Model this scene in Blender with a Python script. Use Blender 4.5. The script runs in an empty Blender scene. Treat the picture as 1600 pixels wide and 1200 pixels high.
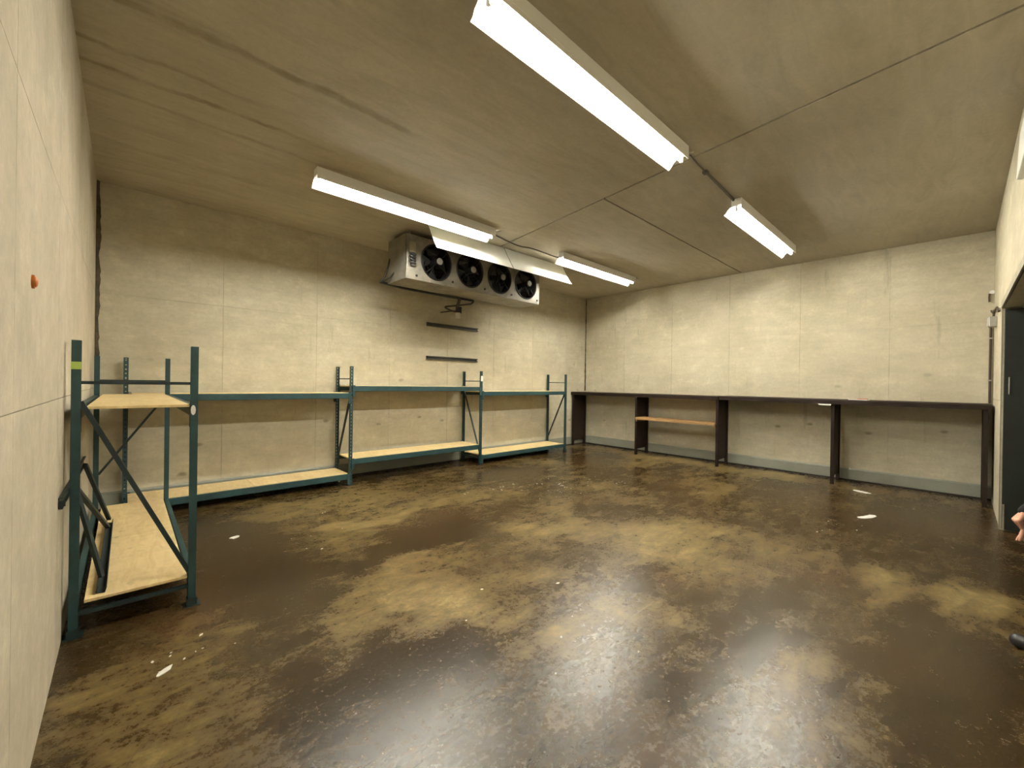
import bpy, math, random
from mathutils import Vector, Matrix

random.seed(7)
S = bpy.context.scene
COL = S.collection

# ------------------------------------------------------------------ camera
cam_data = bpy.data.cameras.new('camera')
cam_data.sensor_width = 36.0
cam_data.lens = 650.116 / 1600 * 36.0
cam_data.clip_start = 0.02
cam = bpy.data.objects.new('camera', cam_data)
COL.objects.link(cam)
r_ = Vector((0.73238, -0.68073, 0.01490)); u_ = Vector((-0.00963, 0.01153, 0.99989)); f_ = Vector((0.68083, 0.73244, -0.0019))
cam.matrix_world = Matrix(((r_.x, u_.x, -f_.x, 0), (r_.y, u_.y, -f_.y, 0), (r_.z, u_.z, -f_.z, 1.57), (0, 0, 0, 1)))
S.camera = cam

# ------------------------------------------------------------------ world, exposure
W = bpy.data.worlds.new('world'); S.world = W
W.use_nodes = True
W.node_tree.nodes['Background'].inputs[0].default_value = (0.02, 0.02, 0.02, 1)
W.node_tree.nodes['Background'].inputs[1].default_value = 0.1
S.view_settings.view_transform = 'Standard'
S.view_settings.look = 'None'
S.view_settings.gamma = 1.0
S.view_settings.use_curve_mapping = False
S.view_settings.exposure = 2.15
TUBE_POWER = 62.0

# room numbers
XL, XR, YB, YF, ZC = -0.264, 9.044, 6.852, -0.324, 3.850

# ------------------------------------------------------------------ helpers
def tag(o, label=None, cat=None, group=None, kind=None):
    if label: o['label'] = label
    if cat: o['category'] = cat
    if group: o['group'] = group
    if kind: o['kind'] = kind
    return o

class MB:
    def __init__(s):
        s.v = []; s.f = []; s.sm = []
    def add(s, vs, fs, smooth=False):
        n = len(s.v)
        s.v += [tuple(v) for v in vs]
        for f in fs:
            s.f.append(tuple(i + n for i in f)); s.sm.append(smooth)
        return s
    def box(s, x0, y0, z0, x1, y1, z1):
        vs = [(x0, y0, z0), (x1, y0, z0), (x1, y1, z0), (x0, y1, z0), (x0, y0, z1), (x1, y0, z1), (x1, y1, z1), (x0, y1, z1)]
        return s.add(vs, [(0, 3, 2, 1), (4, 5, 6, 7), (0, 1, 5, 4), (1, 2, 6, 5), (2, 3, 7, 6), (3, 0, 4, 7)])
    def bar(s, a, b, w, d, up=(0, 0, 1)):
        """box-section bar from a to b, width w (sideways), depth d (along up)"""
        a = Vector(a); b = Vector(b); t = (b - a).normalized()
        up = Vector(up)
        if abs(t.dot(up)) > .98: up = Vector((1, 0, 0))
        sd = t.cross(up).normalized(); uu = sd.cross(t).normalized()
        vs = []
        for p in (a, b):
            for (i, j) in ((-1, -1), (1, -1), (1, 1), (-1, 1)):
                vs.append(p + sd * (w / 2 * i) + uu * (d / 2 * j))
        return s.add(vs, [(3, 2, 1, 0), (4, 5, 6, 7), (0, 1, 5, 4), (1, 2, 6, 5), (2, 3, 7, 6), (3, 0, 4, 7)])
    def cyl(s, a, b, r, n=12, r2=None, caps=True):
        a = Vector(a); b = Vector(b); t = (b - a).normalized()
        q = t.orthogonal().normalized(); w = t.cross(q)
        r2 = r if r2 is None else r2
        vs = []
        for p, rr in ((a, r), (b, r2)):
            for k in range(n):
                an = 2 * math.pi * k / n
                vs.append(p + (q * math.cos(an) + w * math.sin(an)) * rr)
        fs = [(k, (k + 1) % n, n + (k + 1) % n, n + k) for k in range(n)]
        s.add(vs, fs, True)
        if caps:
            s.add(vs, [tuple(range(n - 1, -1, -1)), tuple(range(n, 2 * n))])
        return s
    def tube(s, pts, r, n=8):
        pts = [Vector(p) for p in pts]
        rings = []
        q = None
        for i, p in enumerate(pts):
            t = (pts[min(i + 1, len(pts) - 1)] - pts[max(i - 1, 0)]).normalized()
            if q is None: q = t.orthogonal().normalized()
            q = (q - t * q.dot(t)).normalized(); w = t.cross(q)
            rings.append([p + (q * math.cos(2 * math.pi * k / n) + w * math.sin(2 * math.pi * k / n)) * r for k in range(n)])
        vs = [v for g in rings for v in g]
        fs = []
        for i in range(len(pts) - 1):
            for k in range(n):
                fs.append((i * n + k, i * n + (k + 1) % n, (i + 1) * n + (k + 1) % n, (i + 1) * n + k))
        s.add(vs, fs, True)
        m = len(vs)
        s.add(vs, [tuple(range(n - 1, -1, -1)), tuple(range(m - n, m))])
        return s
    def torus(s, c, ax, R, r, n=32, m=8):
        c = Vector(c); ax = Vector(ax).normalized(); q = ax.orthogonal().normalized(); w = ax.cross(q)
        vs = []; fs = []
        for i in range(n):
            a = 2 * math.pi * i / n; d = q * math.cos(a) + w * math.sin(a)
            for j in range(m):
                b = 2 * math.pi * j / m
                vs.append(c + d * (R + r * math.cos(b)) + ax * (r * math.sin(b)))
        for i in range(n):
            for j in range(m):
                fs.append((i * m + j, ((i + 1) % n) * m + j, ((i + 1) % n) * m + (j + 1) % m, i * m + (j + 1) % m))
        return s.add(vs, fs, True)
    def prism(s, poly, off):
        """closed 3-D polygon extruded by vector off"""
        n = len(poly); off = Vector(off)
        vs = [Vector(p) for p in poly] + [Vector(p) + off for p in poly]
        fs = [tuple(range(n - 1, -1, -1)), tuple(range(n, 2 * n))] + [(k, (k + 1) % n, n + (k + 1) % n, n + k) for k in range(n)]
        return s.add(vs, fs)
    def sheet(s, prof, x0, x1, th):
        """profile of (y, z) points with thickness th, swept from x0 to x1"""
        pts = [Vector((0, a, b)) for a, b in prof]
        off = []
        for i in range(len(pts)):
            t = (pts[min(i + 1, len(pts) - 1)] - pts[max(i - 1, 0)]).normalized()
            off.append(pts[i] + Vector((0, -t.z, t.y)) * th)
        ring = pts + off[::-1]
        return s.prism([Vector((x0, p.y, p.z)) for p in ring], (x1 - x0, 0, 0))
    def sph(s, c, r, n=14, m=9):
        c = Vector(c); r = Vector(r) if hasattr(r, '__len__') else Vector((r, r, r))
        vs = [c + Vector((0, 0, r.z))]
        for i in range(1, m):
            a = math.pi * i / m
            for k in range(n):
                b = 2 * math.pi * k / n
                vs.append(c + Vector((r.x * math.sin(a) * math.cos(b), r.y * math.sin(a) * math.sin(b), r.z * math.cos(a))))
        vs.append(c - Vector((0, 0, r.z)))
        fs = [(0, 1 + k, 1 + (k + 1) % n) for k in range(n)]
        for i in range(m - 2):
            for k in range(n):
                fs.append((1 + i * n + k, 1 + (i + 1) * n + k, 1 + (i + 1) * n + (k + 1) % n, 1 + i * n + (k + 1) % n))
        L = len(vs) - 1
        fs += [(L, 1 + (m - 2) * n + (k + 1) % n, 1 + (m - 2) * n + k) for k in range(n)]
        return s.add(vs, fs, True)
    def mesh(s, name):
        me = bpy.data.meshes.new(name)
        me.from_pydata(s.v, [], s.f)
        me.polygons.foreach_set('use_smooth', s.sm)
        me.validate(); me.update()
        import bmesh
        bm = bmesh.new(); bm.from_mesh(me)
        bmesh.ops.recalc_face_normals(bm, faces=bm.faces); bm.to_mesh(me); bm.free()
        return me
    def build(s, name, mat, parent=None, bevel=0, origin=None):
        me = s.mesh(name)
        if origin is not None: me.transform(Matrix.Translation(-Vector(origin)))
        me.materials.append(mat)
        o = bpy.data.objects.new(name, me); COL.objects.link(o)
        if origin is not None: o.location = origin
        if parent is not None:
            o.parent = parent
            if parent.type == 'EMPTY' or parent.location.length > 0:
                o.location = Vector(o.location) - pworld(parent)
        if bevel:
            m = o.modifiers.new('bevel', 'BEVEL'); m.width = bevel; m.segments = 2; m.limit_method = 'ANGLE'
        return o

def pworld(o):
    v = Vector(o.location)
    while o.parent:
        o = o.parent; v += Vector(o.location)
    return v

def empty(name, loc):
    o = bpy.data.objects.new(name, None); COL.objects.link(o); o.location = loc
    o.empty_display_size = .1
    return o

def inst(name, me, mat, parent, loc, rotz=0.0):
    if not me.materials: me.materials.append(mat)
    o = bpy.data.objects.new(name, me); COL.objects.link(o)
    o.parent = parent
    o.location = Vector(loc) - (pworld(parent) if parent else Vector((0, 0, 0)))
    o.rotation_euler.z = rotz
    return o

# ------------------------------------------------------------------ materials
class NT:
    def __init__(s, name):
        s.m = bpy.data.materials.new(name); s.m.use_nodes = True
        s.t = s.m.node_tree; s.b = s.t.nodes['Principled BSDF']
        s.pos = s.t.nodes.new('ShaderNodeNewGeometry').outputs['Position']
    def n(s, k): return s.t.nodes.new(k)
    def l(s, a, b): s.t.links.new(a, b)
    def mapping(s, scale, rot=(0, 0, 0), src=None):
        k = s.n('ShaderNodeMapping'); k.inputs['Scale'].default_value = scale; k.inputs['Rotation'].default_value = rot
        s.l(src or s.pos, k.inputs['Vector']); return k.outputs[0]
    def noise(s, scale, detail=4, rough=.55, vec=None, dist=0):
        k = s.n('ShaderNodeTexNoise'); k.inputs['Scale'].default_value = scale; k.inputs['Detail'].default_value = detail
        k.inputs['Roughness'].default_value = rough; k.inputs['Distortion'].default_value = dist
        s.l(vec or s.pos, k.inputs['Vector']); return k.outputs['Fac']
    def rng(s, v, a, b, c=0, d=1, smooth=False):
        k = s.n('ShaderNodeMapRange')
        if smooth: k.interpolation_type = 'SMOOTHSTEP'
        s.l(v, k.inputs['Value'])
        for i, x in zip(('From Min', 'From Max', 'To Min', 'To Max'), (a, b, c, d)): k.inputs[i].default_value = x
        return k.outputs['Result']
    def math(s, op, a, b=None):
        k = s.n('ShaderNodeMath'); k.operation = op
        for i, x in enumerate((a, b)):
            if x is None: continue
            if isinstance(x, (int, float)): k.inputs[i].default_value = x
            else: s.l(x, k.inputs[i])
        return k.outputs[0]
    def mix(s, fac, a, b, mode='MIX'):
        k = s.n('ShaderNodeMix'); k.data_type = 'RGBA'; k.blend_type = mode
        for i, x in ((0, fac), (6, a), (7, b)):
            if isinstance(x, (int, float)): k.inputs[i].default_value = x
            elif isinstance(x, tuple): k.inputs[i].default_value = x if len(x) == 4 else x + (1,)
            else: s.l(x, k.inputs[i])
        return k.outputs[2]
    def sep(s):
        k = s.n('ShaderNodeSeparateXYZ'); s.l(s.pos, k.inputs[0]); return k.outputs
    def bump(s, h, strength, dist=.01):
        k = s.n('ShaderNodeBump'); k.inputs['Strength'].default_value = strength; k.inputs['Distance'].default_value = dist
        s.l(h, k.inputs['Height']); s.l(k.outputs[0], s.b.inputs['Normal'])
    def col(s, c): s.l(c, s.b.inputs['Base Color'])

def simple(name, c, rough=.5, metal=0., var=.12, scale=6., spec=.5, bump=0.):
    t = NT(name)
    n = t.noise(scale, 5, .6)
    lo = tuple(x * (1 - var * 2) for x in c); hi = tuple(min(1, x * (1 + var)) for x in c)
    t.col(t.mix(t.rng(n, .3, .7), lo, hi))
    t.b.inputs['Roughness'].default_value = rough; t.b.inputs['Metallic'].default_value = metal
    t.b.inputs['Specular IOR Level'].default_value = spec
    if bump: t.bump(t.noise(scale * 8, 4), bump, .004)
    return t.m

def make_concrete(name, c_lo, c_hi, spots=True, streak_axis='h'):
    t = NT(name)
    x, y, z = t.sep()
    big = t.noise(.9, 4, .6)
    c = t.mix(t.rng(big, .3, .72), c_lo, c_hi)
    # trowelled / cast streaks
    sc = (1.2, 1.2, 7) if streak_axis == 'h' else ((2.6, 2.6, .9) if streak_axis == 'v' else (1.0, 7, 1))
    st = t.noise(1.6, 6, .62, t.mapping(sc), .15)
    c = t.mix(t.rng(st, .32, .62, .22, 0), c, tuple(v * .55 for v in c_lo))
    mid = t.noise(4.2, 9, .68, t.mapping((1, 1, 1.35)), .15)
    c = t.mix(t.rng(mid, .36, .58, .20, 0), c, tuple(v * .6 for v in c_lo))
    c = t.mix(t.rng(mid, .56, .72, 0, .35), c, tuple(min(1, v * 1.25) for v in c_hi))
    fine = t.noise(24, 6, .75)
    c = t.mix(t.rng(fine, .36, .6, .2, 0), c, tuple(v * .5 for v in c_lo))
    if spots:
        cv = t.n('ShaderNodeCombineXYZ'); t.l(t.math('ADD', x, y), cv.inputs[0]); t.l(t.math('MULTIPLY', z, 1.9), cv.inputs[1])
        wob = t.noise(9, 3, .6)
        v = t.n('ShaderNodeTexVoronoi'); v.inputs['Scale'].default_value = 1.55; t.l(cv.outputs[0], v.inputs['Vector'])
        d = t.math('ADD', v.outputs['Distance'], t.math('MULTIPLY', wob, .16))
        m = t.rng(d, .105, .19, .62, 0, True)
        low = t.rng(z, .9, 2.4, 1, .25)
        c = t.mix(t.math('MULTIPLY', m, low), c, (.13, .105, .055))
        # grime runs
        run = t.noise(2.2, 4, .6, t.mapping((3.5, 3.5, .55)))
        c = t.mix(t.rng(run, .62, .75, 0, .3, True), c, (.17, .145, .09))
    t.col(c)
    t.b.inputs['Roughness'].default_value = .82; t.b.inputs['Specular IOR Level'].default_value = .25
    h = t.math('ADD', t.math('MULTIPLY', st, .6), t.math('MULTIPLY', fine, .3))
    t.bump(h, .25, .008)
    return t.m

M = {}
M['wall'] = make_concrete('wall_concrete', (.50, .452, .325), (.65, .60, .455), True, 'h')
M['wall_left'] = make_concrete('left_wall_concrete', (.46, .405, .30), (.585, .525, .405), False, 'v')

def make_ceiling():
    t = NT('ceiling_concrete')
    x, y, z = t.sep()
    big = t.noise(.7, 4, .6)
    c = t.mix(t.rng(big, .3, .72), (.42, .378, .288), (.55, .505, .40))
    st = t.noise(1.5, 6, .65, t.mapping((.9, 4, 1)), 1.2)
    c = t.mix(t.rng(st, .32, .6, .3, 0), c, (.25, .215, .145))
    fine = t.noise(26, 5, .7)
    c = t.mix(t.rng(fine, .35, .65, .15, 0), c, (.22, .19, .13))
    # long damp stains running across the slab from the left wall
    wob = t.math('MULTIPLY', t.math('SUBTRACT', t.noise(1.7, 4, .6), .5), .22)
    yy = t.math('ADD', y, wob)
    brk = t.rng(t.noise(2.6, 4, .6), .36, .6, .15, 1)
    for y0, w, xa, xb, k in ((3.45, .045, -.3, 2.3, .62), (4.27, .03, -.3, 1.7, .6), (4.0, .022, -.3, 1.0, .55), (3.37, .02, -.3, .8, .4), (4.62, .03, -.3, 2.4, .35), (2.6, .03, -.3, 1.6, .3), (5.6, .05, .2, 2.2, .25)):
        d = t.math('ABSOLUTE', t.math('SUBTRACT', yy, y0))
        m = t.math('MULTIPLY', t.rng(d, w * .35, w * 1.5, k, 0, True), t.rng(x, xb - .8, xb, 1, 0, True))
        c = t.mix(t.math('MULTIPLY', m, brk), c, (.15, .115, .055))
    # pale chalky repair smears
    sm = t.noise(3.2, 5, .6, t.mapping((1, 1.6, 1)))
    c = t.mix(t.rng(sm, .66, .8, 0, .35, True), c, (.62, .58, .48))
    t.col(c)
    t.b.inputs['Roughness'].default_value = .8; t.b.inputs['Specular IOR Level'].default_value = .25
    t.bump(t.math('ADD', st, t.math('MULTIPLY', fine, .4)), .2, .008)
    return t.m
M['ceiling'] = make_ceiling()

def make_floor():
    t = NT('stained_floor_concrete')
    x, y, z = t.sep()
    # worn tan patches, each with a place of its own
    blobs = [(1.7, 5.5, 1.3, .5, .5), (2.5, 4.5, 1.3, .45, .6), (1.6, 2.85, .75, .55, .62), (2.2, 2.4, .7, .4, .35), (3.4, 3.0, .8, .45, .55), (5.5, 3.7, .9, .4, .35),
             (4.0, 2.0, .9, .55, .6), (4.8, 1.2, .8, .3, .4), (4.5, .42, .55, .25, .6), (4.6, -.15, .5, .3, .65), (2.75, .45, .5, .3, .5), (2.0, 1.6, .7, .3, .3),
             (0.1, 2.6, .5, .9, .35), (7.6, 4.4, .7, .5, .55), (8.5, 3.5, .4, 4, .8), (6.7, 2.6, .6, .4, .35), (3.6, 5.9, 1.6, .3, .3),
             (.78, 3.8, .45, .9, -.5), (.95, 2.1, .5, .6, -.4), (2.0, 3.6, 1.0, .22, -.7), (.66, 5.2, .5, .6, -.5), (6.8, .4, 1.5, .6, -.38), (3.3, 0.0, .8, .4, -.6), (7.2, 5.3, .7, .5, -.5), (3.0, .9, .9, .35, -.35), (4.6, 5.5, .8, .5, -.4)]
    warp = t.n('ShaderNodeVectorMath'); warp.operation = 'ADD'
    nv = t.n('ShaderNodeTexNoise'); nv.inputs['Scale'].default_value = 1.6; nv.inputs['Detail'].default_value = 4; t.l(t.pos, nv.inputs['Vector'])
    sub = t.n('ShaderNodeVectorMath'); sub.operation = 'SUBTRACT'; t.l(nv.outputs['Color'], sub.inputs[0]); sub.inputs[1].default_value = (.5, .5, .5)
    scl = t.n('ShaderNodeVectorMath'); scl.operation = 'SCALE'; t.l(sub.outputs[0], scl.inputs[0]); scl.inputs['Scale'].default_value = 1.3
    t.l(t.pos, warp.inputs[0]); t.l(scl.outputs[0], warp.inputs[1])
    wp = warp.outputs[0]
    acc = t.math('ADD', t.math('MULTIPLY', t.noise(.9, 6, .62, wp), 1.0), -.1)
    for bx, by, sx, sy, k in blobs:
        mp = t.n('ShaderNodeMapping'); mp.vector_type = 'POINT'
        mp.inputs['Scale'].default_value = (1 / sx, 1 / sy, 0); mp.inputs['Location'].default_value = (-bx / sx, -by / sy, 0)
        t.l(wp, mp.inputs['Vector'])
        ln = t.n('ShaderNodeVectorMath'); ln.operation = 'LENGTH'; t.l(mp.outputs[0], ln.inputs[0])
        acc = t.math('ADD', acc, t.rng(ln.outputs['Value'], .1, 1.5, k * .55, 0, True))
    stk = t.noise(2.6, 9, .66, t.mapping((1, 2.3, 1), (0, 0, .12)), .9)
    med = t.noise(7.5, 9, .7, t.mapping((1, 1.5, 1)), .5)
    acc2 = t.math('ADD', acc, t.math('MULTIPLY', t.math('SUBTRACT', stk, .5), 1.0))
    acc2 = t.math('ADD', acc2, t.math('MULTIPLY', t.math('SUBTRACT', med, .5), .75))
    r = t.n('ShaderNodeValToRGB'); cr = r.color_ramp
    cr.elements[0].position = .12; cr.elements[0].color = (.026, .0145, .0045, 1)
    cr.elements[1].position = 1.0; cr.elements[1].color = (.36, .27, .12, 1)
    for p_, c_ in ((.34, (.044, .026, .0082, 1)), (.52, (.085, .055, .018, 1)), (.68, (.155, .108, .038, 1)), (.84, (.25, .182, .070, 1))):
        e = cr.elements.new(p_); e.color = c_
    t.l(acc2, r.inputs[0])
    c = r.outputs[0]
    fine = t.noise(30, 8, .8)
    c = t.mix(t.rng(fine, .34, .6, .5, 0), c, (.030, .018, .007))
    c = t.mix(t.rng(fine, .56, .74, 0, .30), c, (.30, .23, .12))
    # reddish rust tint here and there
    c = t.mix(t.rng(t.noise(.8, 4, .6, t.mapping((1, 1, 1), (0, 0, 1.0))), .52, .68, 0, .45), c, (.085, .042, .016))
    # pale lime scuffs
    sc = t.noise(4.5, 9, .74, t.mapping((1, 2.4, 1), (0, 0, -.2)), .6)
    c = t.mix(t.rng(sc, .66, .78, 0, .55, True), c, (.40, .33, .20))
    # wheel-dragged dark scratches
    dk = t.noise(1.6, 4, .55, t.mapping((1, 1.3, 1)), 1.2)
    c = t.mix(t.rng(t.math('ABSOLUTE', t.math('SUBTRACT', dk, .5)), .0, .006, .5, 0), c, (.020, .011, .004))
    t.col(c)
    rr = t.math('ADD', t.rng(acc2, .2, .9, .21, .36), t.rng(fine, .3, .7, -.06, .08))
    t.l(rr, t.b.inputs['Roughness'])
    t.b.inputs['Specular IOR Level'].default_value = .5
    t.bump(t.math('ADD', t.math('MULTIPLY', fine, .8), t.math('MULTIPLY', med, .6)), .22, .005)
    return t.m
M['floor'] = make_floor()

M['baseboard'] = simple('grey_cove_paint', (.255, .262, .215), .6, var=.06, scale=3)
M['seal'] = simple('black_floor_seal', (.018, .014, .010), .7)
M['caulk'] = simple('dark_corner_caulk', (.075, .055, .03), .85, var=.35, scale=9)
M['rack'] = simple('teal_rack_paint', (.018, .056, .060), .45, var=.15, scale=10)
M['rack_dark'] = simple('dark_brace_paint', (.013, .028, .030), .5, var=.2, scale=10)
M['wing'] = simple('white_enamel', (.86, .86, .82), .4, var=.01)
M['plate'] = simple('deflector_white', (.78, .78, .72), .5, var=.03)
M['housing'] = simple('cooler_aluminium', (.27, .25, .21), .45, .3, var=.2, scale=5)
M['black'] = simple('black_fan_metal', (.012, .012, .012), .45)
M['fan_blade'] = simple('grey_fan_blade', (.045, .045, .047), .4)
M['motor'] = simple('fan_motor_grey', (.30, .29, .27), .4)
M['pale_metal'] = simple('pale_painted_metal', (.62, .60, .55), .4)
M['bench'] = simple('dark_brown_bench', (.018, .010, .0065), .6, var=.2, scale=5, spec=.25)
M['bench_top'] = simple('brown_bench_top', (.026, .0155, .010), .55, var=.15, scale=5, spec=.3)
M['rail'] = simple('grey_strut_rail', (.055, .055, .045), .5, .3)
M['cable'] = simple('grey_cable', (.13, .11, .08), .6)
M['darkcable'] = simple('black_cable', (.02, .02, .018), .6)
M['copper'] = simple('brown_pipe', (.07, .052, .035), .5, .2)
M['steel'] = simple('galvanised_steel', (.5, .49, .45), .35, .7)
M['white'] = simple('white_paper', (.8, .79, .74), .7, var=.03)
M['red'] = simple('red_print', (.5, .05, .03), .6)
M['lime'] = simple('lime_tape', (.42, .58, .12), .5, var=.05)
M['orange'] = simple('orange_plastic', (.55, .17, .02), .45)
M['door'] = simple('dark_green_door', (.018, .023, .019), .45, var=.1)
M['trim'] = simple('painted_door_trim', (.33, .30, .22), .6, var=.12)
M['skin'] = simple('skin', (.62, .32, .22), .5, var=.05, scale=20)
M['cloth'] = simple('black_jacket_cloth', (.005, .005, .006), .85)
M['jeans'] = simple('dark_trouser_cloth', (.02, .022, .03), .85)
M['shoe'] = simple('black_shoe_leather', (.010, .009, .009), .5)
M['hair'] = simple('dark_hair', (.03, .02, .012), .6)
M['eye'] = simple('eye_dark', (.03, .02, .015), .2)

def make_ply(name, lo, hi):
    t = NT(name)
    g = t.noise(2.2, 6, .65, t.mapping((6, 1.4, 1)), 1.6)
    g2 = t.noise(2.2, 6, .65, t.mapping((1.4, 6, 1)), 1.6)
    c = t.mix(t.rng(g, .32, .68), lo, hi)
    c = t.mix(t.rng(g2, .3, .6, .3, 0), c, tuple(v * .7 for v in lo))
    k = t.noise(7, 3, .5)
    c = t.mix(t.rng(k, .68, .76, 0, .5, True), c, tuple(v * .45 for v in lo))
    oi = t.n('ShaderNodeObjectInfo')
    c = t.mix(t.rng(oi.outputs['Random'], 0, 1, 0, .22), c, tuple(v * .8 for v in lo))
    t.col(c); t.b.inputs['Roughness'].default_value = .6
    t.bump(g, .12, .003)
    return t.m
M['ply'] = make_ply('plywood', (.66, .49, .23), (.84, .67, .37))
M['pine'] = make_ply('pine_board', (.34, .19, .075), (.45, .27, .12))

def make_tube():
    t = NT('lit_fluorescent_tube')
    t.b.inputs['Base Color'].default_value = (.9, .9, .88, 1)
    t.b.inputs['Emission Color'].default_value = (1.0, .955, .83, 1)
    t.b.inputs['Emission Strength'].default_value = TUBE_POWER
    return t.m
M['tube'] = make_tube()

# ------------------------------------------------------------------ room shell
G = .0018   # half joint between cast panels
PT = .008   # panel relief
def panel(parent, x0, y0, z0, x1, y1, z1, mat):
    return MB().box(x0, y0, z0, x1, y1, z1).build('concrete_panel', mat, parent)

def struct(o): o['kind'] = 'structure'; return o

# floor: slab bed with cast bays, joints recessed
fl = struct(MB().box(XL - .2, YF - 2.9, -.25, XR + .2, YB + .2, -.012).build('floor', M['floor']))
for (a, b) in ((YF - 2.9, 1.494), (1.494, YB + .2)):
    MB().box(XL - .2, a + .0008, -.012, XR + .2, b - .0008, 0).build('floor_bay', M['floor'], fl)

rows = (0, 1.45, 2.56, ZC)
# back wall (the cooler wall)
wb = struct(MB().box(XL - .2, YB + PT, -.2, XR + .2, YB + .25, ZC + .2).build('wall_back', M['wall']))
xs = [XL, .97, 2.185, 3.41, 4.63, 5.82, 7.02, 8.24, XR]
for a, b in zip(xs, xs[1:]):
    for c, d in zip(rows, rows[1:]): panel(wb, a + G, YB, c + G, b - G, YB + PT, d - G, M['wall'])
# right wall (the bench wall)
wr = struct(MB().box(XR + PT, YF - .2, -.2, XR + .25, YB + .2, ZC + .2).build('wall_right', M['wall']))
ys = [YF, .78, 2.0, 3.22, 4.44, 5.66, YB]
for a, b in zip(ys, ys[1:]):
    for c, d in zip(rows, rows[1:]): panel(wr, XR, a + G, c + G, XR + PT, b - G, d - G, M['wall'])
# left wall
wl = struct(MB().box(XL - .25, YF - .2, -.2, XL - PT, YB + .2, ZC + .2).build('wall_left', M['wall_left']))
ys = [YF, .86, 2.08, 3.29, 4.50, 5.68, YB]
for a, b in zip(ys, ys[1:]):
    for c, d in zip(rows, rows[1:]): panel(wl, XL - PT, a + G, c + G, XL, b - G, d - G, M['wall_left'])
# front wall with the wide doorway
DX0, DX1, DZ = 3.25, 7.25, 2.50
m = MB()
m.box(XL - .2, YF - .22, -.2, DX0, YF - PT, ZC + .2); m.box(DX1, YF - .22, -.2, XR + .2, YF - PT, ZC + .2); m.box(DX0, YF - .22, DZ, DX1, YF - PT, ZC + .2)
wf = struct(m.build('wall_front', M['wall']))
for a, b in ((XL, 1.2), (1.2, DX0), (DX1, 8.24), (8.24, XR)):
    for c, d in zip(rows, rows[1:]): panel(wf, a + G, YF - PT, c + G, b - G, YF, d - G, M['wall'])
for a, b in ((DX0, 4.6), (4.6, 5.9), (5.9, DX1)):
    panel(wf, a + G, YF - PT, 2.56 + G, b - G, YF, ZC - G, M['wall'])
# passage beyond the doorway
m = MB(); m.box(XL - .2, YF - 2.9, -.2, XR + .2, YF - 2.7, ZC + .2); m.box(1.9, YF - 2.7, -.2, 2.1, YF - .22, ZC + .2); m.box(8.4, YF - 2.7, -.2, 8.6, YF - .22, ZC + .2)
struct(m.build('wall_passage', M['wall']))

# ceiling: soffit bed + precast slabs with open joints
ce = struct(MB().box(XL - .25, YF - 2.9, ZC + .014, XR + .25, YB + .25, ZC + .3).build('ceiling', M['seal']))
def jx(y): return 3.87 + (y + .23) * .127
g = .012
def slab(poly): return MB().prism([(x, y, ZC) for x, y in poly], (0, 0, .014)).build('ceiling_slab', M['ceiling'], ce)
y0, y1 = YF - 2.9, YB + .2
slab([(XL - .2, y0), (jx(y0) - g, y0), (jx(y1) - g, y1), (XL - .2, y1)])
slab([(jx(y0) + g, y0), (XR + .2, y0), (XR + .2, 3.0 - g), (jx(3.0) + g, 3.0 - g)])
slab([(jx(3.0) + g, 3.0 + g), (XR + .2, 3.0 + g), (XR + .2, y1), (jx(y1) + g, y1)])

# corner caulk beads
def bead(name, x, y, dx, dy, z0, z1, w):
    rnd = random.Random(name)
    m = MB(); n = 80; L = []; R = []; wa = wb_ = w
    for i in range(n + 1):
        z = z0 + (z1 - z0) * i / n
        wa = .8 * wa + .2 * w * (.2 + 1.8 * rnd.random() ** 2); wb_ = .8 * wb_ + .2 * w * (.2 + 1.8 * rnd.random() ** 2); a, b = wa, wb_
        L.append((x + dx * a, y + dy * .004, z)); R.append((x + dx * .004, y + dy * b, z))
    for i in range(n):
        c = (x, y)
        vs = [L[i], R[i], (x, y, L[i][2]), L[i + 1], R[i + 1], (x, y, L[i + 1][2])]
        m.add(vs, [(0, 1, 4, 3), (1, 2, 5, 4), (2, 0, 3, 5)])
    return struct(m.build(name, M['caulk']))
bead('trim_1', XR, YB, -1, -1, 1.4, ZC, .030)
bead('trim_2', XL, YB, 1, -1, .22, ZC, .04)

# grey cove base with a black floor seal
bb = struct(MB().prism([(XL, YB, .0), (XL, YB - .018, .0), (XL, YB - .018, .19), (XL, YB - .004, .21), (XL, YB, .21)], (XR - XL, 0, 0)).build('baseboard_back', M['baseboard']))
MB().box(XL, YB - .036, 0, XR - .02, YB - .018, .024).build('floor_seal', M['seal'], bb)
br = struct(MB().prism([(XR, YF, .0), (XR - .018, YF, .0), (XR - .018, YF, .19), (XR - .004, YF, .21), (XR, YF, .21)], (0, YB - YF - .02, 0)).build('baseboard_right', M['baseboard']))
MB().box(XR - .036, YF, 0, XR - .018, YB - .037, .026).build('floor_seal', M['seal'], br)

# doorway trim and open leaf
dt = MB()
dt.box(DX0 - .07, YF, 0, DX0, YF + .014, DZ + .07); dt.box(DX1, YF, 0, DX1 + .035, YF + .008, DZ + .07); dt.box(DX0, YF, DZ, DX1, YF + .014, DZ + .07)
struct(dt.build('trim_3', M['trim']))
door = struct(MB().box(7.19, -2.1, .02, 7.245, YF - .012, DZ - .02).build('door_1', M['door'], bevel=.004))
h = MB(); h.cyl((7.165, -.374, 1.53), (7.165, -.374, 1.72), .006, 8); h.cyl((7.165, -.374, 1.55), (7.195, -.374, 1.55), .006, 8); h.cyl((7.165, -.374, 1.70), (7.195, -.374, 1.70), .006, 8)
h.build('door_handle', M['steel'], door)
h = MB(); h.box(7.18, YF - .03, .02, 7.19, YF - .014, .3); h.build('edge_strip', M['trim'], door)

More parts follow.
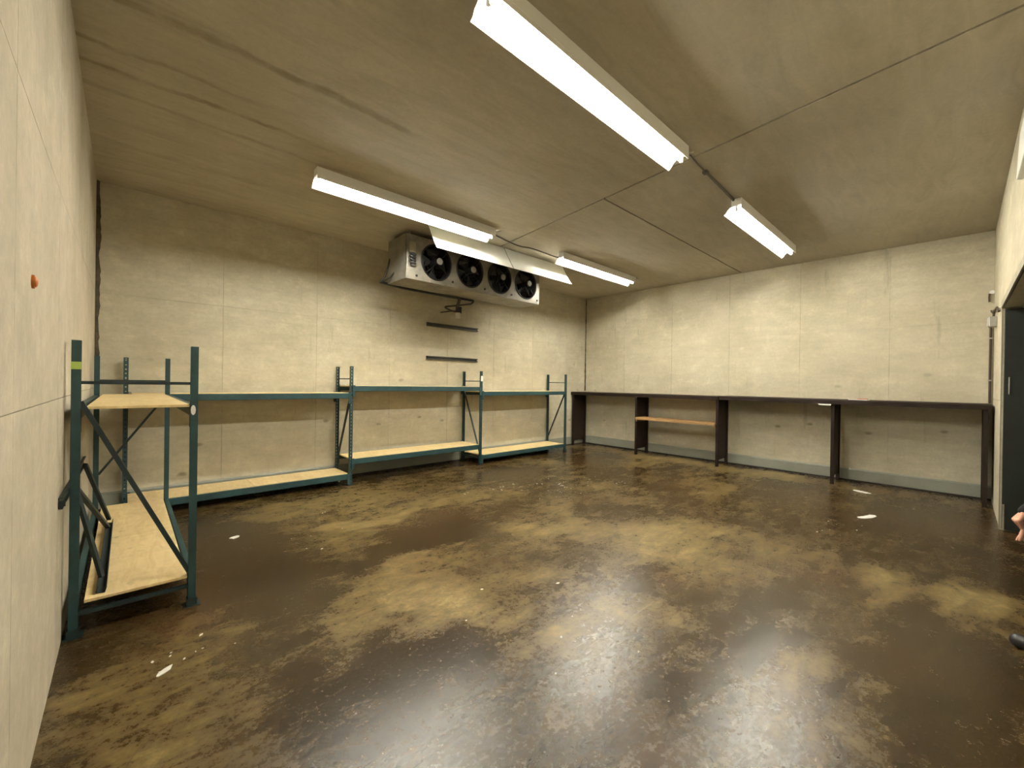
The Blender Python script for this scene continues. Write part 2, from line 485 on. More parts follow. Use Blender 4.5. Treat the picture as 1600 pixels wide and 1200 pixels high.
# ------------------------------------------------------------------ fluorescent strips
def strip_light(x0, x1, yt, label):
    """yt: y of the wing tip; wing hangs on the far side of the channel, one tube beneath"""
    zt = 3.680; yc0, yc1 = yt - .196, yt - .083
    root = empty('strip_light', ((x0 + x1) / 2, yt - .13, ZC))
    tag(root, label, 'strip light', 'ceiling fluorescent strips')
    m = MB(); m.box(x0, yc0, 3.762, x1, yc1, ZC - .001); m.box(x0, yc0, 3.724, x1, yc0 + .003, 3.762)  # second box: near-side flange, added to keep direct tube light off the ceiling
    m.build('channel', M['wing'], root, bevel=.004)
    m = MB(); m.sheet([(yc1 - .02, 3.7595), (yc1 + .012, 3.755), (yc1 + .040, 3.730), (yc1 + .058, 3.700), (yt, zt)], x0 + .005, x1 - .005, .0022)
    m.build('reflector_wing', M['wing'], root)
    yt2 = yt - .137; zt2 = 3.728
    m = MB(); m.cyl((x0 + .05, yt2, zt2), (x1 - .05, yt2, zt2), .019, 14)
    tb = m.build('tube', M['tube'], root)
    for xa, sg in ((x0 + .05, -1), (x1 - .05, 1)):
        m = MB(); m.cyl((xa, yt2, zt2), (xa + sg * .012, yt2, zt2), .0195, 14); m.build('tube_cap', M['steel'], tb)
        m = MB(); m.box(xa + sg * .012, yt2 - .014, 3.70, xa + sg * .03, yt2 + .014, 3.763); m.build('lamp_holder', M['wing'], root, bevel=.003)
    m = MB(); xe = x1
    m.tube([(xe - .01, yc0 + .03, 3.80), (xe + .06, yc0 + .02, 3.815), (xe + .12, yc0 + .012, 3.842)], .006, 6); m.build('end_wire', M['steel'], root)
    return root
strip_light(1.453, 3.900, 1.973, 'largest fluorescent strip on the ceiling, running out of the top of the frame')
strip_light(1.475, 3.975, 4.872, 'fluorescent strip left of the cooler with a grey channel side')
strip_light(5.50, 7.86, 4.862, 'far fluorescent strip right of the cooler, nearest the back corner')
strip_light(5.40, 7.86, 2.008, 'fluorescent strip nearest the wall with the long dark bench')

# ------------------------------------------------------------------ unit cooler
cx0, cx1, cy0, cy1, cz0, cz1 = 3.03, 5.89, 5.60, 6.18, 3.11, 3.775
cl = empty('unit_cooler', ((cx0 + cx1) / 2, (cy0 + cy1) / 2, cz0))
tag(cl, 'metal refrigeration unit cooler with four black fans hung under the ceiling', 'cooler')
FX = [3.555, 4.213, 4.871, 5.527]; FZ = 3.44; FR = .272
# front panel with four round openings
def front_panel():
    m = MB(); N = 32
    cells = [cx0] + [(a + b) / 2 for a, b in zip(FX, FX[1:])] + [cx1]
    for i, fx in enumerate(FX):
        xa, xb = cells[i], cells[i + 1]
        vs = []; 
        for dep in (cy0, cy0 + .02):
            for k in range(N):
                a = 2 * math.pi * k / N; ca, sa = math.cos(a), math.sin(a)
                vs.append((fx + FR * ca, dep, FZ + FR * sa))
            for k in range(N):
                a = 2 * math.pi * k / N; ca, sa = math.cos(a), math.sin(a)
                tx = ((xb - fx) / ca if ca > 1e-6 else ((xa - fx) / ca if ca < -1e-6 else 1e9))
                tz = ((cz1 - FZ) / sa if sa > 1e-6 else ((cz0 - FZ) / sa if sa < -1e-6 else 1e9))
                tt = min(tx, tz); vs.append((fx + tt * ca, dep, FZ + tt * sa))
        fs = []
        for k in range(N):
            k2 = (k + 1) % N
            fs += [(k, k2, N + k2, N + k), (2 * N + k, 3 * N + k, 3 * N + k2, 2 * N + k2), (k, 2 * N + k, 2 * N + k2, k2)]
        m.add(vs, fs)
        for (px, pz) in ((xa, cz0), (xb, cz0), (xb, cz1), (xa, cz1)):   # square off the corners
            cand = sorted(range(N), key=lambda k: (vs[N + k][0] - px) ** 2 + (vs[N + k][2] - pz) ** 2)
            e1 = [k for k in cand if abs(vs[N + k][0] - px) < 1e-5][:1]; e2 = [k for k in cand if abs(vs[N + k][2] - pz) < 1e-5][:1]
            if e1 and e2: m.add([vs[N + e1[0]], vs[N + e2[0]], (px, cy0, pz)], [(0, 1, 2)])
    return m
front_panel().build('front_panel', M['housing'], cl)
m = MB()
m.box(cx0, cy0 + .02, cz0 + .002, cx0 + .02, cy1, cz1); m.box(cx1 - .02, cy0 + .02, cz0 + .002, cx1, cy1, cz1); m.box(cx0 + .02, cy0 + .02, cz1 - .02, cx1 - .02, cy1, cz1)
m.build('casing', M['housing'], cl)
MB().box(cx0 + .02, cy1 - .12, cz0 + .04, cx1 - .02, cy1, cz1 - .02).build('coil_block', M['black'], cl)
m = MB(); m.prism([(cx0 + .01, cy0 + .01, cz0), (cx0 + .01, cy1 + .01, cz0), (cx0 + .01, cy1 + .01, cz0 + .03), (cx0 + .01, cy0 + .01, cz0 + .03)], (cx1 - cx0 - .02, 0, 0))
m.build('drain_pan', M['housing'], cl, bevel=.006)
blade_me = None
for i, fx in enumerate(FX):
    f = MB(); N = 32; vs = []
    f.torus((fx, cy0 - .002, FZ), (0, 1, 0), FR, .012, 36, 6)
    fo = f.build('fan_ring', M['black'], cl)
    m = MB()                                     # shroud tube behind the ring
    m.cyl((fx, cy0 + .02, FZ), (fx, cy0 + .2, FZ), FR, 28, caps=False); m.build('shroud', M['black'], fo)
    m = MB()                                     # five pitched blades
    for k in range(4):
        a = 2 * math.pi * (k + .25 * i) / 4
        pts = []
        for rr, hw, tw in ((.06, .30, .05), (.15, .42, .045), (.25, .44, .035)):
            for s_ in (-1, 1):
                an = a + s_ * hw; pts.append((fx + rr * math.cos(an), cy0 + .11 + s_ * tw, FZ + rr * math.sin(an)))
        q = [Vector(p) for p in pts]; q2 = [p + Vector((0, .006, 0)) for p in q]
        m.add(q + q2, [(0, 1, 3, 2), (2, 3, 5, 4), (6, 8, 9, 7), (8, 10, 11, 9), (0, 2, 8, 6), (2, 4, 10, 8), (1, 7, 9, 3), (3, 9, 11, 5), (4, 5, 11, 10), (0, 6, 7, 1)])
    m.build('fan_blades', M['fan_blade'], fo)
    m = MB()                                     # wire guard
    for k, R in enumerate((.10, .155, .21, .255)): m.torus((fx, cy0 - .03 + .02 * (k == 3), FZ), (0, 1, 0), R, .0022, 30, 4)
    for k in range(4):
        a = math.pi / 4 + k * math.pi / 2
        m.tube([(fx + .05 * math.cos(a), cy0 - .03, FZ + .05 * math.sin(a)), (fx + .21 * math.cos(a), cy0 - .03, FZ + .21 * math.sin(a)), (fx + FR * math.cos(a), cy0 - .005, FZ + FR * math.sin(a))], .004, 5)
    m.build('wire_guard', M['black'], fo)
    m = MB(); m.cyl((fx, cy0 + .12, FZ), (fx, cy0 - .09, FZ), .052, 18); m.build('fan_motor', M['black'], fo)
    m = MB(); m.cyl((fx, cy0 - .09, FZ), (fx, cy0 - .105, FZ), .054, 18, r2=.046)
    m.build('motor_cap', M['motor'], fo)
for bx, bz in ((3.86, 3.19), (4.53, 3.187), (5.16, 3.185), (5.835, 3.18), (3.205, 3.173)):
    MB().cyl((bx, cy0 - .012, bz), (bx, cy0, bz), .018, 10).build('bolt', M['black'], cl)
m = MB(); m.box(3.07, cy0 - .035, 3.50, 3.17, cy0, 3.66)
tbx = m.build('terminal_box', M['trim'], cl, bevel=.005)
m = MB()
for k in range(4): m.tube([(3.075, cy0 - .03, 3.49 - .045 * k), (3.09, cy0 - .06, 3.47 - .045 * k), (3.15, cy0 - .06, 3.46 - .045 * k), (3.165, cy0 - .02, 3.475 - .045 * k)], .015, 6)
m.tube([(3.10, cy0 - .02, 3.50), (3.10, cy0 - .02, 3.30)], .012, 6)
m.build('cable_loops', M['darkcable'], tbx)
for hx in (cx0 + .1, cx1 - .1):
    for hy in (cy0 + .08, cy1 - .08):
        MB().cyl((hx, hy, cz1 - .005), (hx, hy, ZC), .008, 8).build('hanger_rod', M['steel'], cl)
m = MB(); m.tube([(cx0 - .12, cy1 + .02, 3.125), (3.3, cy1 + .04, 3.10), (4.0, cy1 + .04, 3.095), (4.75, cy1 + .03, 3.10)], .022, 8)
m.build('suction_line', M['darkcable'], cl)
m = MB(); m.tube([(cx0 - .12, cy1 + .02, 3.125), (cx0 - .06, cy1 - .02, 3.22), (cx0 - .03, cy1 - .05, 3.36), (cx0 + .005, cy1 - .05, 3.50)], .014, 8)
m.tube([(cx0 - .10, cy1 - .01, 3.13), (cx0 - .04, cy1 - .15, 3.18), (cx0 + .005, cy1 - .2, 3.26)], .010, 8)
m.build('supply_line', M['darkcable'], cl)

# drain trap under the cooler
dr = empty('drain_trap', (4.42, 6.22, 2.75))
tag(dr, 'small drain pipe and valve hanging below the cooler above the upper wall rail', 'drain pipe')
MB().cyl((4.38, 6.12, 3.07), (4.38, 6.2, 2.93), .03, 10).build('down_pipe', M['copper'], dr)
m = MB(); m.tube([(4.70, 6.13, 3.07), (4.70, 6.19, 3.04), (4.68, 6.2, 3.025), (4.13, 6.2, 2.905), (4.12, 6.2, 2.89), (4.14, 6.2, 2.88), (4.25, 6.2, 2.85), (4.40, 6.22, 2.845)], .016, 8); m.build('side_pipe', M['copper'], dr)
MB().cyl((4.43, 6.22, 2.94), (4.43, 6.22, 2.83), .055, 14).build('valve_body', M['darkcable'], dr)
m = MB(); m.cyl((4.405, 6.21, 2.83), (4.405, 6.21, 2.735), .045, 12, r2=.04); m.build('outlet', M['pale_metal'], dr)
m = MB(); m.tube([(4.43, 6.27, 2.88), (4.44, 6.5, 2.90), (4.46, YB, 2.92)], .013, 8); m.build('wall_pipe', M['copper'], dr)

# white air deflectors hung in front of the fans
def deflector(x0, x1, label):
    e = empty('air_deflector', ((x0 + x1) / 2, 5.1, 3.45))
    tag(e, label, 'deflector', 'white air deflectors in front of the cooler')
    m = MB(); m.sheet([(4.985, 3.445), (5.01, 3.47), (5.075, 3.565), (5.15, 3.69), (5.20, 3.78), (5.235, 3.835)], x0, x1, .004)
    m.build('deflector_sheet', M['plate'], e)
    for xx in (x0 + .12, x1 - .12): MB().box(xx - .02, 5.235, 3.81, xx + .02, 5.275, ZC).build('mounting_bracket', M['steel'], e)
    return e
deflector(3.17, 4.63, 'white sheet metal deflector hanging before the two left cooler fans')
deflector(4.65, 6.13, 'white sheet metal deflector hanging before the two right cooler fans')

# mounting rails on the back wall
for z, lab in ((2.66, 'dark metal mounting rail on the back wall directly below the drain valve'), (2.03, 'lower dark metal mounting rail on the back wall above the middle rack bay')):
    m = MB(); x0, x1 = 4.145, 5.352
    m.box(x0, YB - .012, z - .034, x1, YB, z + .034); m.box(x0, YB - .04, z + .014, x1, YB - .012, z + .034); m.box(x0, YB - .04, z - .034, x1, YB - .012, z - .014)
    r = tag(m.build('mounting_rail', M['rail'], origin=((x0 + x1) / 2, YB, z)), lab, 'rail', 'dark rails on the back wall')

# ------------------------------------------------------------------ pallet racking
PW = .042; PH = 1.79
def post_mesh():
    """open channel upright, slotted face towards -y, origin at its foot"""
    m = MB(); w = PW / 2; t = .0025
    m.box(-w, -w, 0, -.007, -w + t, PH); m.box(.007, -w, 0, w, -w + t, PH)
    z = 0.0; pitch = .0508
    while z < PH - .001:
        m.box(-.007, -w, z, .007, -w + t, min(z + pitch * .52, PH)); z += pitch
    m.box(-w, -w + t, 0, -w + t, w, PH); m.box(w - t, -w + t, 0, w, w, PH)
    m.box(-w + t, w - t, 0, -.016, w, PH); m.box(.016, w - t, 0, w - t, w, PH)
    return m.mesh('post')
POST = post_mesh()
FOOT = MB().box(-.045, -.045, 0, .045, .045, .006).box(-.028, -.028, .006, .028, .028, .05).mesh('foot_plate')

def post(root, x, y, rot=0):
    p = inst('post', POST, M['rack'], root, (x, y, 0), rot)
    fp = inst('foot_plate', FOOT, M['rack_dark'], p, (0, 0, 0)); fp.location = (0, 0, 0)
    return p
def brace(root, a, b, w=.026): return MB().bar(a, b, w, w * .8).build('brace', M['rack_dark'], root)
def beam(root, a, b, side, h=.078):
    """front/back beam from a to b (top edge height in z); connectors hook on the post face"""
    a = Vector(a); b = Vector(b); t = (b - a).normalized()
    m = MB(); ca = a - Vector((0, 0, h / 2)); cb = b - Vector((0, 0, h / 2))
    m.bar(ca, cb, .036, h)
    o = m.build('beam', M['rack'], root, bevel=.003)
    sd = Vector(side)
    for p, s_ in ((a, 1), (b, -1)):
        q = p + t * (s_ * .018) + sd * .021
        mm = MB(); mm.bar(q - Vector((0, 0, .155)), q + Vector((0, 0, .012)), .04 if abs(t.x) > .5 else .005, .005 if abs(t.x) > .5 else .04, up=(0, 1, 0))
        mm.build('connector', M['rack'], o)
    return o

yf, yb = 6.235, 6.785
rk = empty('pallet_rack', (3.75, (yf + yb) / 2, 0))
tag(rk, 'long teal three-bay storage rack with plywood shelves along the back wall', 'rack')
FXs = [0.005, 2.495, 4.99, 7.50]
for i, x in enumerate(FXs):
    post(rk, x, yf); post(rk, x, yb, math.pi)
    a, b = yf + .02, yb - .02
    brace(rk, (x, a, 1.60), (x, b, 1.60), .02)
    brace(rk, (x, a, .12), (x, b, .12), .024)
    if i == 2: brace(rk, (x, b, 1.40), (x, a, .24))
    else: brace(rk, (x, a, 1.36), (x, b, .30))
bays = [(FXs[0], FXs[1], 1.385, .172), (FXs[1], FXs[2], 1.492, .388), (FXs[2], FXs[3], 1.400, .182)]
for x0, x1, zu, zl in bays:
    for z in (zu, zl):
        beam(rk, (x0 + .012, yf - .006, z), (x1 - .012, yf - .006, z), (0, -1, 0)); beam(rk, (x0 + .012, yb + .006, z), (x1 - .012, yb + .006, z), (0, 1, 0))
        xm = (x0 + x1) / 2
        for (a, b) in ((x0 + .026, xm - .002), (xm + .002, x1 - .026)):
            MB().box(a, yf + .013, z - .014, b, yb - .013, z + .004).build('plywood_sheet', M['ply'], rk, bevel=.0015)
# strip of white tape on the second frame from the bench
MB().box(4.965, yf - .0245, 1.60, 5.013, yf - .0215, 1.70).build('tape', M['white'], rk)['label'] = 'white tape round the upright'

# short rack standing across the left wall
lx0, lx1, ly0, ly1 = -.216, .352, 3.622, 6.115
lk = empty('pallet_rack', ((lx0 + lx1) / 2, (ly0 + ly1) / 2, 0))
tag(lk, 'teal single-bay storage rack with plywood shelves standing against the left wall', 'rack')
for y in (ly0, ly1):
    post(lk, lx0, y, -math.pi / 2); post(lk, lx1, y, math.pi / 2)
    a, b = lx0 + .02, lx1 - .02
    brace(lk, (a, y, 1.535), (b, y, 1.535), .024)
    brace(lk, (a, y, .135), (b, y, .135), .028)
    if y == ly0: brace(lk, (a, y, 1.42), (b, y, .24), .032)
    else: brace(lk, (b, y, 1.36), (a, y, .55), .026)
for z in (1.385, .205):
    beam(lk, (lx0 - .002, ly0 + .012, z), (lx0 - .002, ly1 - .012, z), (1, 0, 0)); beam(lk, (lx1 + .002, ly0 + .012, z), (lx1 + .002, ly1 - .012, z), (-1, 0, 0))
    yn = ly0 - .01 if z > 1 else ly0 - .012
    MB().box(lx0 + .045, yn, z - .012, lx1 - .026, (4.86), z + .006).build('plywood_sheet', M['ply'], lk, bevel=.0015)
    MB().box(lx0 + .045, 4.864, z - .012, lx1 - .026, ly1 + .01, z + .006).build('plywood_sheet', M['ply'], lk, bevel=.0015)
MB().box(lx0 - .022, ly0 - .0235, 1.615, lx0 + .022, ly0 - .0212, 1.66).build('tape', M['lime'], lk)['label'] = 'lime green tape'
m = MB(); m.prism([(lx1 - .006 + .014 * math.cos(a), ly0 - .0212, 1.352 + .035 * math.sin(a)) for a in [2 * math.pi * k / 10 for k in range(10)]], (0, -.002, 0))
m.build('sticker', M['white'], lk)['label'] = 'white oval sticker'

# loose upright frame propped on the lower shelf, leaning on the left wall
uf = empty('upright_frame', (-.1, 4.5, .211))
tag(uf, 'loose dark upright frame leaning against the left wall on the lower plywood shelf', 'rack frame')
def cchan(a, b, w, d, up):
    m = MB(); a = Vector(a); b = Vector(b); t = (b - a).normalized(); up = Vector(up); sd = t.cross(up).normalized(); uu = sd.cross(t)
    m.bar(a - uu * (d / 2), b - uu * (d / 2), w, .004, up)
    m.bar(a + sd * (w / 2), b + sd * (w / 2), .004, d, up); m.bar(a - sd * (w / 2), b - sd * (w / 2), .004, d, up)
    return m
pA0, pA1 = Vector((-.2535, 3.36, .87)), Vector((-.250, 5.16, .85))
pB0, pB1 = Vector((-.098, 3.66, .2335)), Vector((-.094, 5.38, .2335))
cchan(pA0, pA1, .060, .016, (1, 0, 0)).build('post', M['rack_dark'], uf)
cchan(pB0, pB1, .040, .036, (.25, 0, 1)).build('post', M['rack_dark'], uf)
def on(p, q, t): return p + (q - p) * t
off = Vector((.018, 0, .004)); ob = Vector((-.004, 0, .022))
for ta, tb in ((.28, .82), (.82, .98), (.30, .10)):
    MB().bar(on(pA0, pA1, ta) + off, on(pB0, pB1, tb) + ob, .028, .020).build('brace', M['rack_dark'], uf)
m = MB()
m.box(-.262, 3.352, .855, -.235, 3.362, .885); m.build('end_lip', M['rack_dark'], uf)

# ------------------------------------------------------------------ long dark benches
bxf, bxb = 8.43, XR - .02
def bench(y0, y1, legs, ztop, label):
    e = empty('workbench', ((bxf + bxb) / 2, (y0 + y1) / 2, 0))
    tag(e, label, 'workbench', 'dark benches along the right wall')
    m = MB(); m.box(bxf, y0, ztop - .028, bxb, y1, ztop); m.build('bench_top', M['bench_top'], e, bevel=.003)
    m = MB(); m.box(bxf + .004, y0 + .002, ztop - .075, bxf + .03, y1 - .002, ztop - .028); m.box(bxb - .04, y0 + .002, ztop - .075, bxb - .01, y1 - .002, ztop - .028)
    m.build('apron', M['bench'], e)
    for ly in legs:
        MB().box(bxf + .03, ly - .024, 0, bxf + .078, ly + .024, ztop - .028).build('leg', M['bench'], e, bevel=.003)
        MB().box(bxb - .10, ly - .024, 0, bxb - .045, ly + .024, ztop - .028).build('leg', M['bench'], e, bevel=.003)
        MB().box(bxf + .078, ly - .010, .13, bxb - .10, ly + .010, ztop - .028).build('side_panel', M['bench'], e)
    return e
bA = bench(3.19, 6.83, (6.78, 4.975, 3.215), 1.374, 'far dark brown bench in the back corner with a pine shelf below')
bB = bench(-.295, 3.175, (1.405, -.245), 1.383, 'near dark brown bench ending beside the dark doorway')
m = MB(); m.box(8.40, 3.235, .825, 8.80, 4.955, .85)
m.box(8.40, 3.235, .80, 8.42, 4.955, .825)
sh = m.build('shelf_board', M['pine'], bA, bevel=.002); sh['label'] = 'pine shelf board'
for yy in (3.24, 4.93):
    MB().box(8.42, yy, .755, 8.78, yy + .022, .80).build('cleat', M['pine'], sh)

# things on the bench
o = MB().box(8.415, 1.425, 1.285, 8.432, 1.59, 1.308).build('paper_label', M['white'], origin=(8.42, 1.5, 1.285))
tag(o, 'small white label strip on the front edge of the near bench', 'label')
o = MB().prism([(8.50, .98, 1.3835), (8.58, .96, 1.3835), (8.60, 1.19, 1.3835), (8.52, 1.22, 1.3835)], (0, 0, .010)).build('paper_slip', M['white'], origin=(8.55, 1.08, 1.3835))
tag(o, 'white paper slip lying on the near bench top', 'paper')
o = MB().box(8.62, 1.00, 1.3835, 8.74, 1.12, 1.402).build('red_packet', M['red'], bevel=.003, origin=(8.68, 1.06, 1.3835))
tag(o, 'small red packet lying on the near bench behind the white slip', 'packet')

# ------------------------------------------------------------------ ceiling cables
def cable(name, pts, r, label):
    o = MB().tube(pts, r, 7).build(name, M['cable'], origin=pts[0]); return tag(o, label, 'cable')
zc = ZC - .012
def spl(pts, n=6):
    P = [Vector(p) for p in pts]; out = []
    for i in range(len(P) - 1):
        p0, p1, p2, p3 = P[max(i - 1, 0)], P[i], P[i + 1], P[min(i + 2, len(P) - 1)]
        for k in range(n):
            t = k / n
            out.append(.5 * ((2 * p1) + (p2 - p0) * t + (2 * p0 - 5 * p1 + 4 * p2 - p3) * t * t + (3 * p1 - p0 - 3 * p2 + p3) * t ** 3))
    return out + [P[-1]]
cable('ceiling_cable', spl([(3.96, 4.80, zc), (4.10, 4.87, zc), (4.69, 4.96, zc - .01), (4.93, 4.89, zc - .015), (5.30, 4.93, zc), (5.66, 4.94, zc), (5.62, 4.80, zc)]), .011, 'grey cable strung across the ceiling between the two strips beside the cooler')
cj = empty('ceiling_conduit', (4.48, 1.86, ZC)); tag(cj, 'dark conduit with a junction box between the largest strip and the bench side strip', 'conduit')
MB().tube([(4.05, 1.83, zc), (4.26, 1.85, zc), (4.46, 1.857, zc)], .008, 7).build('wire', M['cable'], cj)
MB().tube([(4.5, 1.857, zc), (5.0, 1.88, zc), (5.40, 1.90, zc)], .015, 7).build('pipe', M['cable'], cj)
MB().box(4.455, 1.835, ZC - .03, 4.515, 1.885, ZC).build('junction_box', M['cable'], cj, bevel=.004)

# ------------------------------------------------------------------ fittings in the right hand corner
jb = empty('junction_box', (8.95, YF, 2.45)); tag(jb, 'grey junction box with conduit in the corner above the near bench end', 'junction box')
MB().box(8.28, YF, 2.405, 8.42, YF + .075, 2.535).build('box_body', M['steel'], jb, bevel=.008)
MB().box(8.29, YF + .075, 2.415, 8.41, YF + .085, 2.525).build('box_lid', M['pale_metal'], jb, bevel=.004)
m = MB(); m.tube([(8.35, YF + .03, 2.535), (8.35, YF + .03, 2.60), (8.5, YF + .02, 2.64), (8.9, YF + .02, 2.66), (9.0, YF + .03, 2.70)], .012, 8); m.tube([(7.5, YF + .02, 2.50), (7.9, YF + .02, 2.60), (8.35, YF + .03, 2.60)], .012, 8)
m.build('conduit', M['copper'], jb)
o = MB().tube([(9.02, -.292, 1.386), (9.02, -.292, 2.48)], .013, 8)
o = o.build('wall_conduit', M['copper'], origin=(9.02, -.292, 1.386)); tag(o, 'thin dark vertical conduit in the corner rising from the near bench', 'conduit')
for zz in (1.7, 2.3):
    MB().box(9.005, -.315, zz, 9.044, -.27, zz + .02).build('pipe_clip', M['steel'], o)
se = empty('sensor', (9.0, -.29, 2.93)); tag(se, 'small white sensor with a short dark lead high in the right corner', 'sensor')
MB().cyl((XR, -.30, 2.965), (XR - .05, -.30, 2.965), .026, 12).build('sensor_body', M['white'], se)
MB().tube([(XR - .02, -.275, 2.95), (XR - .02, -.272, 2.90), (XR - .015, -.275, 2.83)], .010, 6).build('lead', M['copper'], se)
o = MB().prism([(5.22, YF, 3.25), (5.22, YF + .034, 3.26), (5.22, YF + .02, 3.62), (5.22, YF, 3.66)], (-1.0, 0, 0)).build('wall_box', M['plate'], bevel=.006, origin=(4.7, YF, 3.25))
tag(o, 'pale flat box mounted high on the wall above the doorway', 'wall box')

# orange plug on the left wall
pg = MB(); pg.cyl((XL, 2.41, 1.93), (XL + .008, 2.41, 1.93), .026, 16); pg.sph((XL + .008, 2.41, 1.93), (.009, .021, .021))
tag(pg.build('wall_plug', M['orange'], origin=(XL, 2.41, 1.93)), 'small orange round plug on the left wall', 'plug')

# ------------------------------------------------------------------ litter on the floor
def scrap(name, c, w, d, rot, label, mat, cat, h=.004):
    rnd = random.Random(label); n = 9; pts = []
    for k in range(n):
        a = 2 * math.pi * k / n; q = .7 + .5 * rnd.random()
        x, y = w * q * math.cos(a), d * q * math.sin(a)
        pts.append((c[0] + x * math.cos(rot) - y * math.sin(rot), c[1] + x * math.sin(rot) + y * math.cos(rot), .0005))
    o = MB().prism(pts, (0, 0, h)).build(name, mat, origin=(c[0], c[1], 0)); return tag(o, label, cat)
scrap('paper_scrap', (.806, 4.874), .045, .035, .3, 'small white paper scrap on the floor right of the left rack', M['white'], 'paper scrap')
scrap('plaster_fleck', (.172, 2.884), .05, .018, .8, 'white plaster smear on the floor in front of the left rack', M['white'], 'plaster')
scrap('paper_scrap', (6.63, .76), .17, .045, -.35, 'flattened pale paper on the floor before the near bench', M['white'], 'paper scrap')
scrap('paper_scrap', (8.2, .98), .12, .05, 1.2, 'pale scrap on the floor under the near bench', M['white'], 'paper scrap')
rnd = random.Random(3); m = MB()
for cxx, cyy, sx, sy, n in ((5.0, 4.1, .9, .4, 34), (4.3, 4.6, .7, .25, 22), (.25, 2.95, .25, .25, 9), (5.9, .9, .4, .3, 8), (1.2, 4.6, .8, .8, 8), (2.0, 1.9, 1.0, .8, 8)):
    for _ in range(n):
        x, y = rnd.gauss(cxx, sx * .5), rnd.gauss(cyy, sy * .5); s_ = .003 + .007 * rnd.random() ** 2; a = rnd.random() * 3
        p = [(x + s_ * math.cos(a + k * 1.57) * (1 + .8 * (k % 2)), y + s_ * math.sin(a + k * 1.57) * (1 + .8 * (k % 2)), .0004) for k in range(4)]
        m.prism(p, (0, 0, .003))
tag(m.build('floor_crumbs', M['white']), 'scattered pale crumbs of plaster across the middle of the floor', 'debris', kind='stuff')

# ------------------------------------------------------------------ person in the doorway
def fuse(name, parts, mat, vox, parent=None, smooth=4):
    """tapered capsules (a, ra, b, rb) and ellipsoids (c, (rx, ry, rz)) fused into one surface"""
    m = MB()
    for p in parts:
        if len(p) == 2: m.sph(p[0], p[1], 18, 12)
        else:
            a, ra, b, rb = p
            m.cyl(a, b, ra, 14, r2=rb); m.sph(a, ra); m.sph(b, rb)
    me = m.mesh(name); tmp = bpy.data.objects.new('tmp', me); COL.objects.link(tmp)
    k = tmp.modifiers.new('r', 'REMESH'); k.mode = 'VOXEL'; k.voxel_size = vox
    k = tmp.modifiers.new('s', 'SMOOTH'); k.iterations = smooth; k.factor = .5
    dg = bpy.context.evaluated_depsgraph_get(); dg.update()
    out = bpy.data.meshes.new_from_object(tmp.evaluated_get(dg)); out.name = name
    bpy.data.objects.remove(tmp); bpy.data.meshes.remove(me)
    out.polygons.foreach_set('use_smooth', [True] * len(out.polygons))
    out.materials.clear(); out.materials.append(mat)
    o = bpy.data.objects.new(name, out); COL.objects.link(o)
    if parent: o.parent = parent
    return o
px, py = 3.76, -.50        # pelvis
wrR = Vector((4.022, -.290, .850)); elR = Vector((4.03, -.48, 1.07)); shR = Vector((3.95, -.52, 1.40))
wrL = Vector((3.47, -.42, .83)); elL = Vector((3.46, -.53, 1.08)); shL = Vector((3.57, -.52, 1.40))
hd = Vector((3.77, -.47, 1.63))
body = [((hd.x, hd.y, hd.z), (.075, .095, .115)), ((hd.x, hd.y + .03, hd.z - .07), (.055, .065, .055)), ((hd.x, hd.y + .098, hd.z - .015), (.014, .022, .026)),
        ((hd.x - .076, hd.y - .01, hd.z - .005), (.012, .022, .034)), ((hd.x + .076, hd.y - .01, hd.z - .005), (.012, .022, .034)),
        (Vector((3.76, -.52, 1.40)), .062, Vector((hd.x, hd.y - .02, hd.z - .08)), .054),
        (Vector((3.76, -.51, 1.0)), .085, Vector((3.76, -.52, 1.36)), .085), (shL, .055, shR, .055),
        (shR, .05, elR, .040), (elR, .040, wrR, .028), (shL, .05, elL, .040), (elL, .040, wrL, .028),
        (Vector((3.85, -.50, .93)), .085, Vector((3.88, -.46, .50)), .055), (Vector((3.88, -.46, .50)), .05, Vector((3.93, -.47, .09)), .036),
        (Vector((3.67, -.50, .93)), .085, Vector((3.65, -.47, .50)), .055), (Vector((3.65, -.47, .50)), .05, Vector((3.63, -.56, .09)), .036),
        (Vector((3.70, -.50, .95)), .08, Vector((3.82, -.50, .95)), .08)]
HR, HF, HB = Vector((.7324, -.6807, 0)), Vector((.6808, .7324, 0)), Vector((3.99, -.25, .754))
def hp(a, b, d=0.0, base=HB, mir=1):       # hand-plane point: a across, b down (in 3.89 mm steps), d in depth
    return base + HR * (a * .00389 * mir) - Vector((0, 0, b * .00389)) + HF * d
def hand(base, mir, wrist):
    P = lambda a, b, d: hp(a, b, d, base, mir)
    out = []
    F = [((-5, -8, -.024), (.5, 5, -.027), (-2.5, 14, -.030), (-6, 22, -.031), .0088),
         ((-2, -5, -.004), (7, 8, -.004), (4, 16, -.003), (-1, 24, -.001), .0090),
         ((1, -5, .015), (10, 5, .017), (12, -1, .017), (11, -6, .014), .0086),
         ((4, -6, .032), (11, 2, .034), (13, -3, .033), (12, -7, .030), .0078)]
    for m_, p_, d_, t_, r in F:
        out += [(wrist, .019, P(*m_), .0115), (P(*m_), .0115, P(*p_), r * 1.05), (P(*p_), r * 1.05, P(*d_), r * .95), (P(*d_), r * .95, P(*t_), r * .78)]
    out += [(P(-5, -8, -.024), .0105, P(4, -6, .032), .0095)]
    out += [(wrist, .017, P(8, -14, -.030), .013), (P(8, -14, -.030), .013, P(5, -7, -.046), .0105), (P(5, -7, -.046), .0105, P(2, -2, -.048), .0085)]
    return out
wrR = hp(13, -21); body[9] = (elR, .040, wrR, .027)
body += hand(HB, 1, wrR)
HL = Vector((3.50, -.37, .745)); wrL = hp(13, -21, 0, HL, -1); body[11] = (elL, .040, wrL, .027)
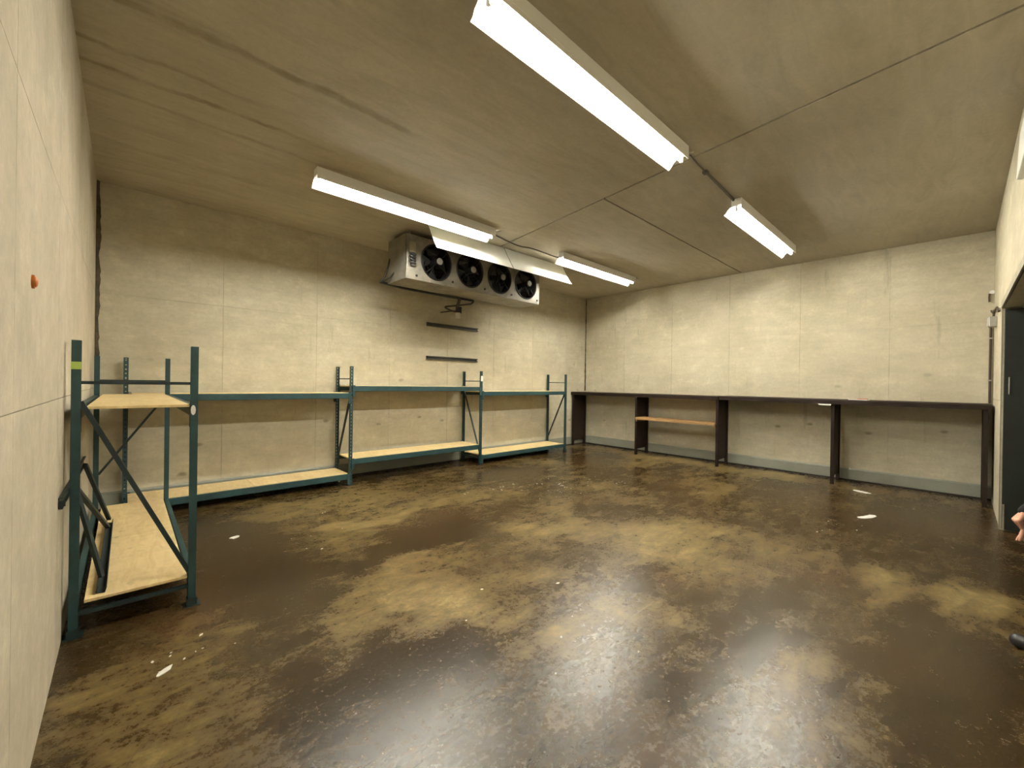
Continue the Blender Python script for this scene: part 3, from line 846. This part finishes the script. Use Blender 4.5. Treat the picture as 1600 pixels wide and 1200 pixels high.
body += hand(HL, -1, wrL)
person = fuse('person', body, M['skin'], .0038, smooth=2)
tag(person, 'person at the right edge of the frame in a black sleeve with one hand hanging', 'person')
def sub(a, b, t): return Vector(a) + (Vector(b) - Vector(a)) * t
fuse('jacket', [(Vector((3.76, -.515, .98)), (.185, .135, .14)), (Vector((3.76, -.52, 1.2)), (.195, .14, .2)), (Vector((3.76, -.525, 1.36)), (.19, .12, .11)),
                (shL, .072, shR, .072), (Vector((3.70, -.515, .95)), .125, Vector((3.70, -.52, 1.33)), .115), (Vector((3.82, -.515, .95)), .125, Vector((3.82, -.52, 1.33)), .115), (Vector((3.76, -.52, 1.42)), .075, Vector((3.765, -.505, 1.47)), .068),
                (shR, .070, elR, .058), (elR, .058, sub(elR, wrR, 1.0), .036), (shL, .070, elL, .058), (elL, .058, sub(elL, wrL, 1.0), .036)], M['cloth'], .012, person)
fuse('trousers', [(Vector((3.66, -.50, .95)), .115, Vector((3.86, -.50, .95)), .115), (Vector((3.85, -.50, .9)), .105, Vector((3.88, -.46, .50)), .078), (Vector((3.88, -.46, .50)), .076, Vector((3.93, -.475, .085)), .066),
                  (Vector((3.67, -.50, .9)), .105, Vector((3.65, -.47, .50)), .078), (Vector((3.65, -.47, .50)), .076, Vector((3.63, -.56, .085)), .066)], M['jeans'], .012, person)
for (hx, hy, tx, ty) in ((3.925, -.50, 4.015, -.262), (3.625, -.60, 3.58, -.36)):
    a = Vector((hx, hy, .05)); b = Vector((tx, ty, .042)); mid = sub(a, b, .5)
    fuse('shoe', [(a, .046, mid, .046), (mid, .046, b, .040), (Vector((hx, hy, .09)), .046, Vector((hx, hy, .06)), .05)], M['shoe'], .007, person)
fuse('hair', [((hd.x, hd.y - .022, hd.z + .035), (.083, .092, .098)), ((hd.x, hd.y - .05, hd.z - .02), (.078, .065, .09))], M['hair'], .007, person)
for s_ in (-1, 1):
    MB().sph((hd.x + s_ * .030, hd.y + .083, hd.z + .012), (.012, .009, .009)).build('eye', M['eye'], person)
MB().sph((hd.x, hd.y + .086, hd.z - .068), (.020, .010, .005)).build('mouth', M['red'], person)
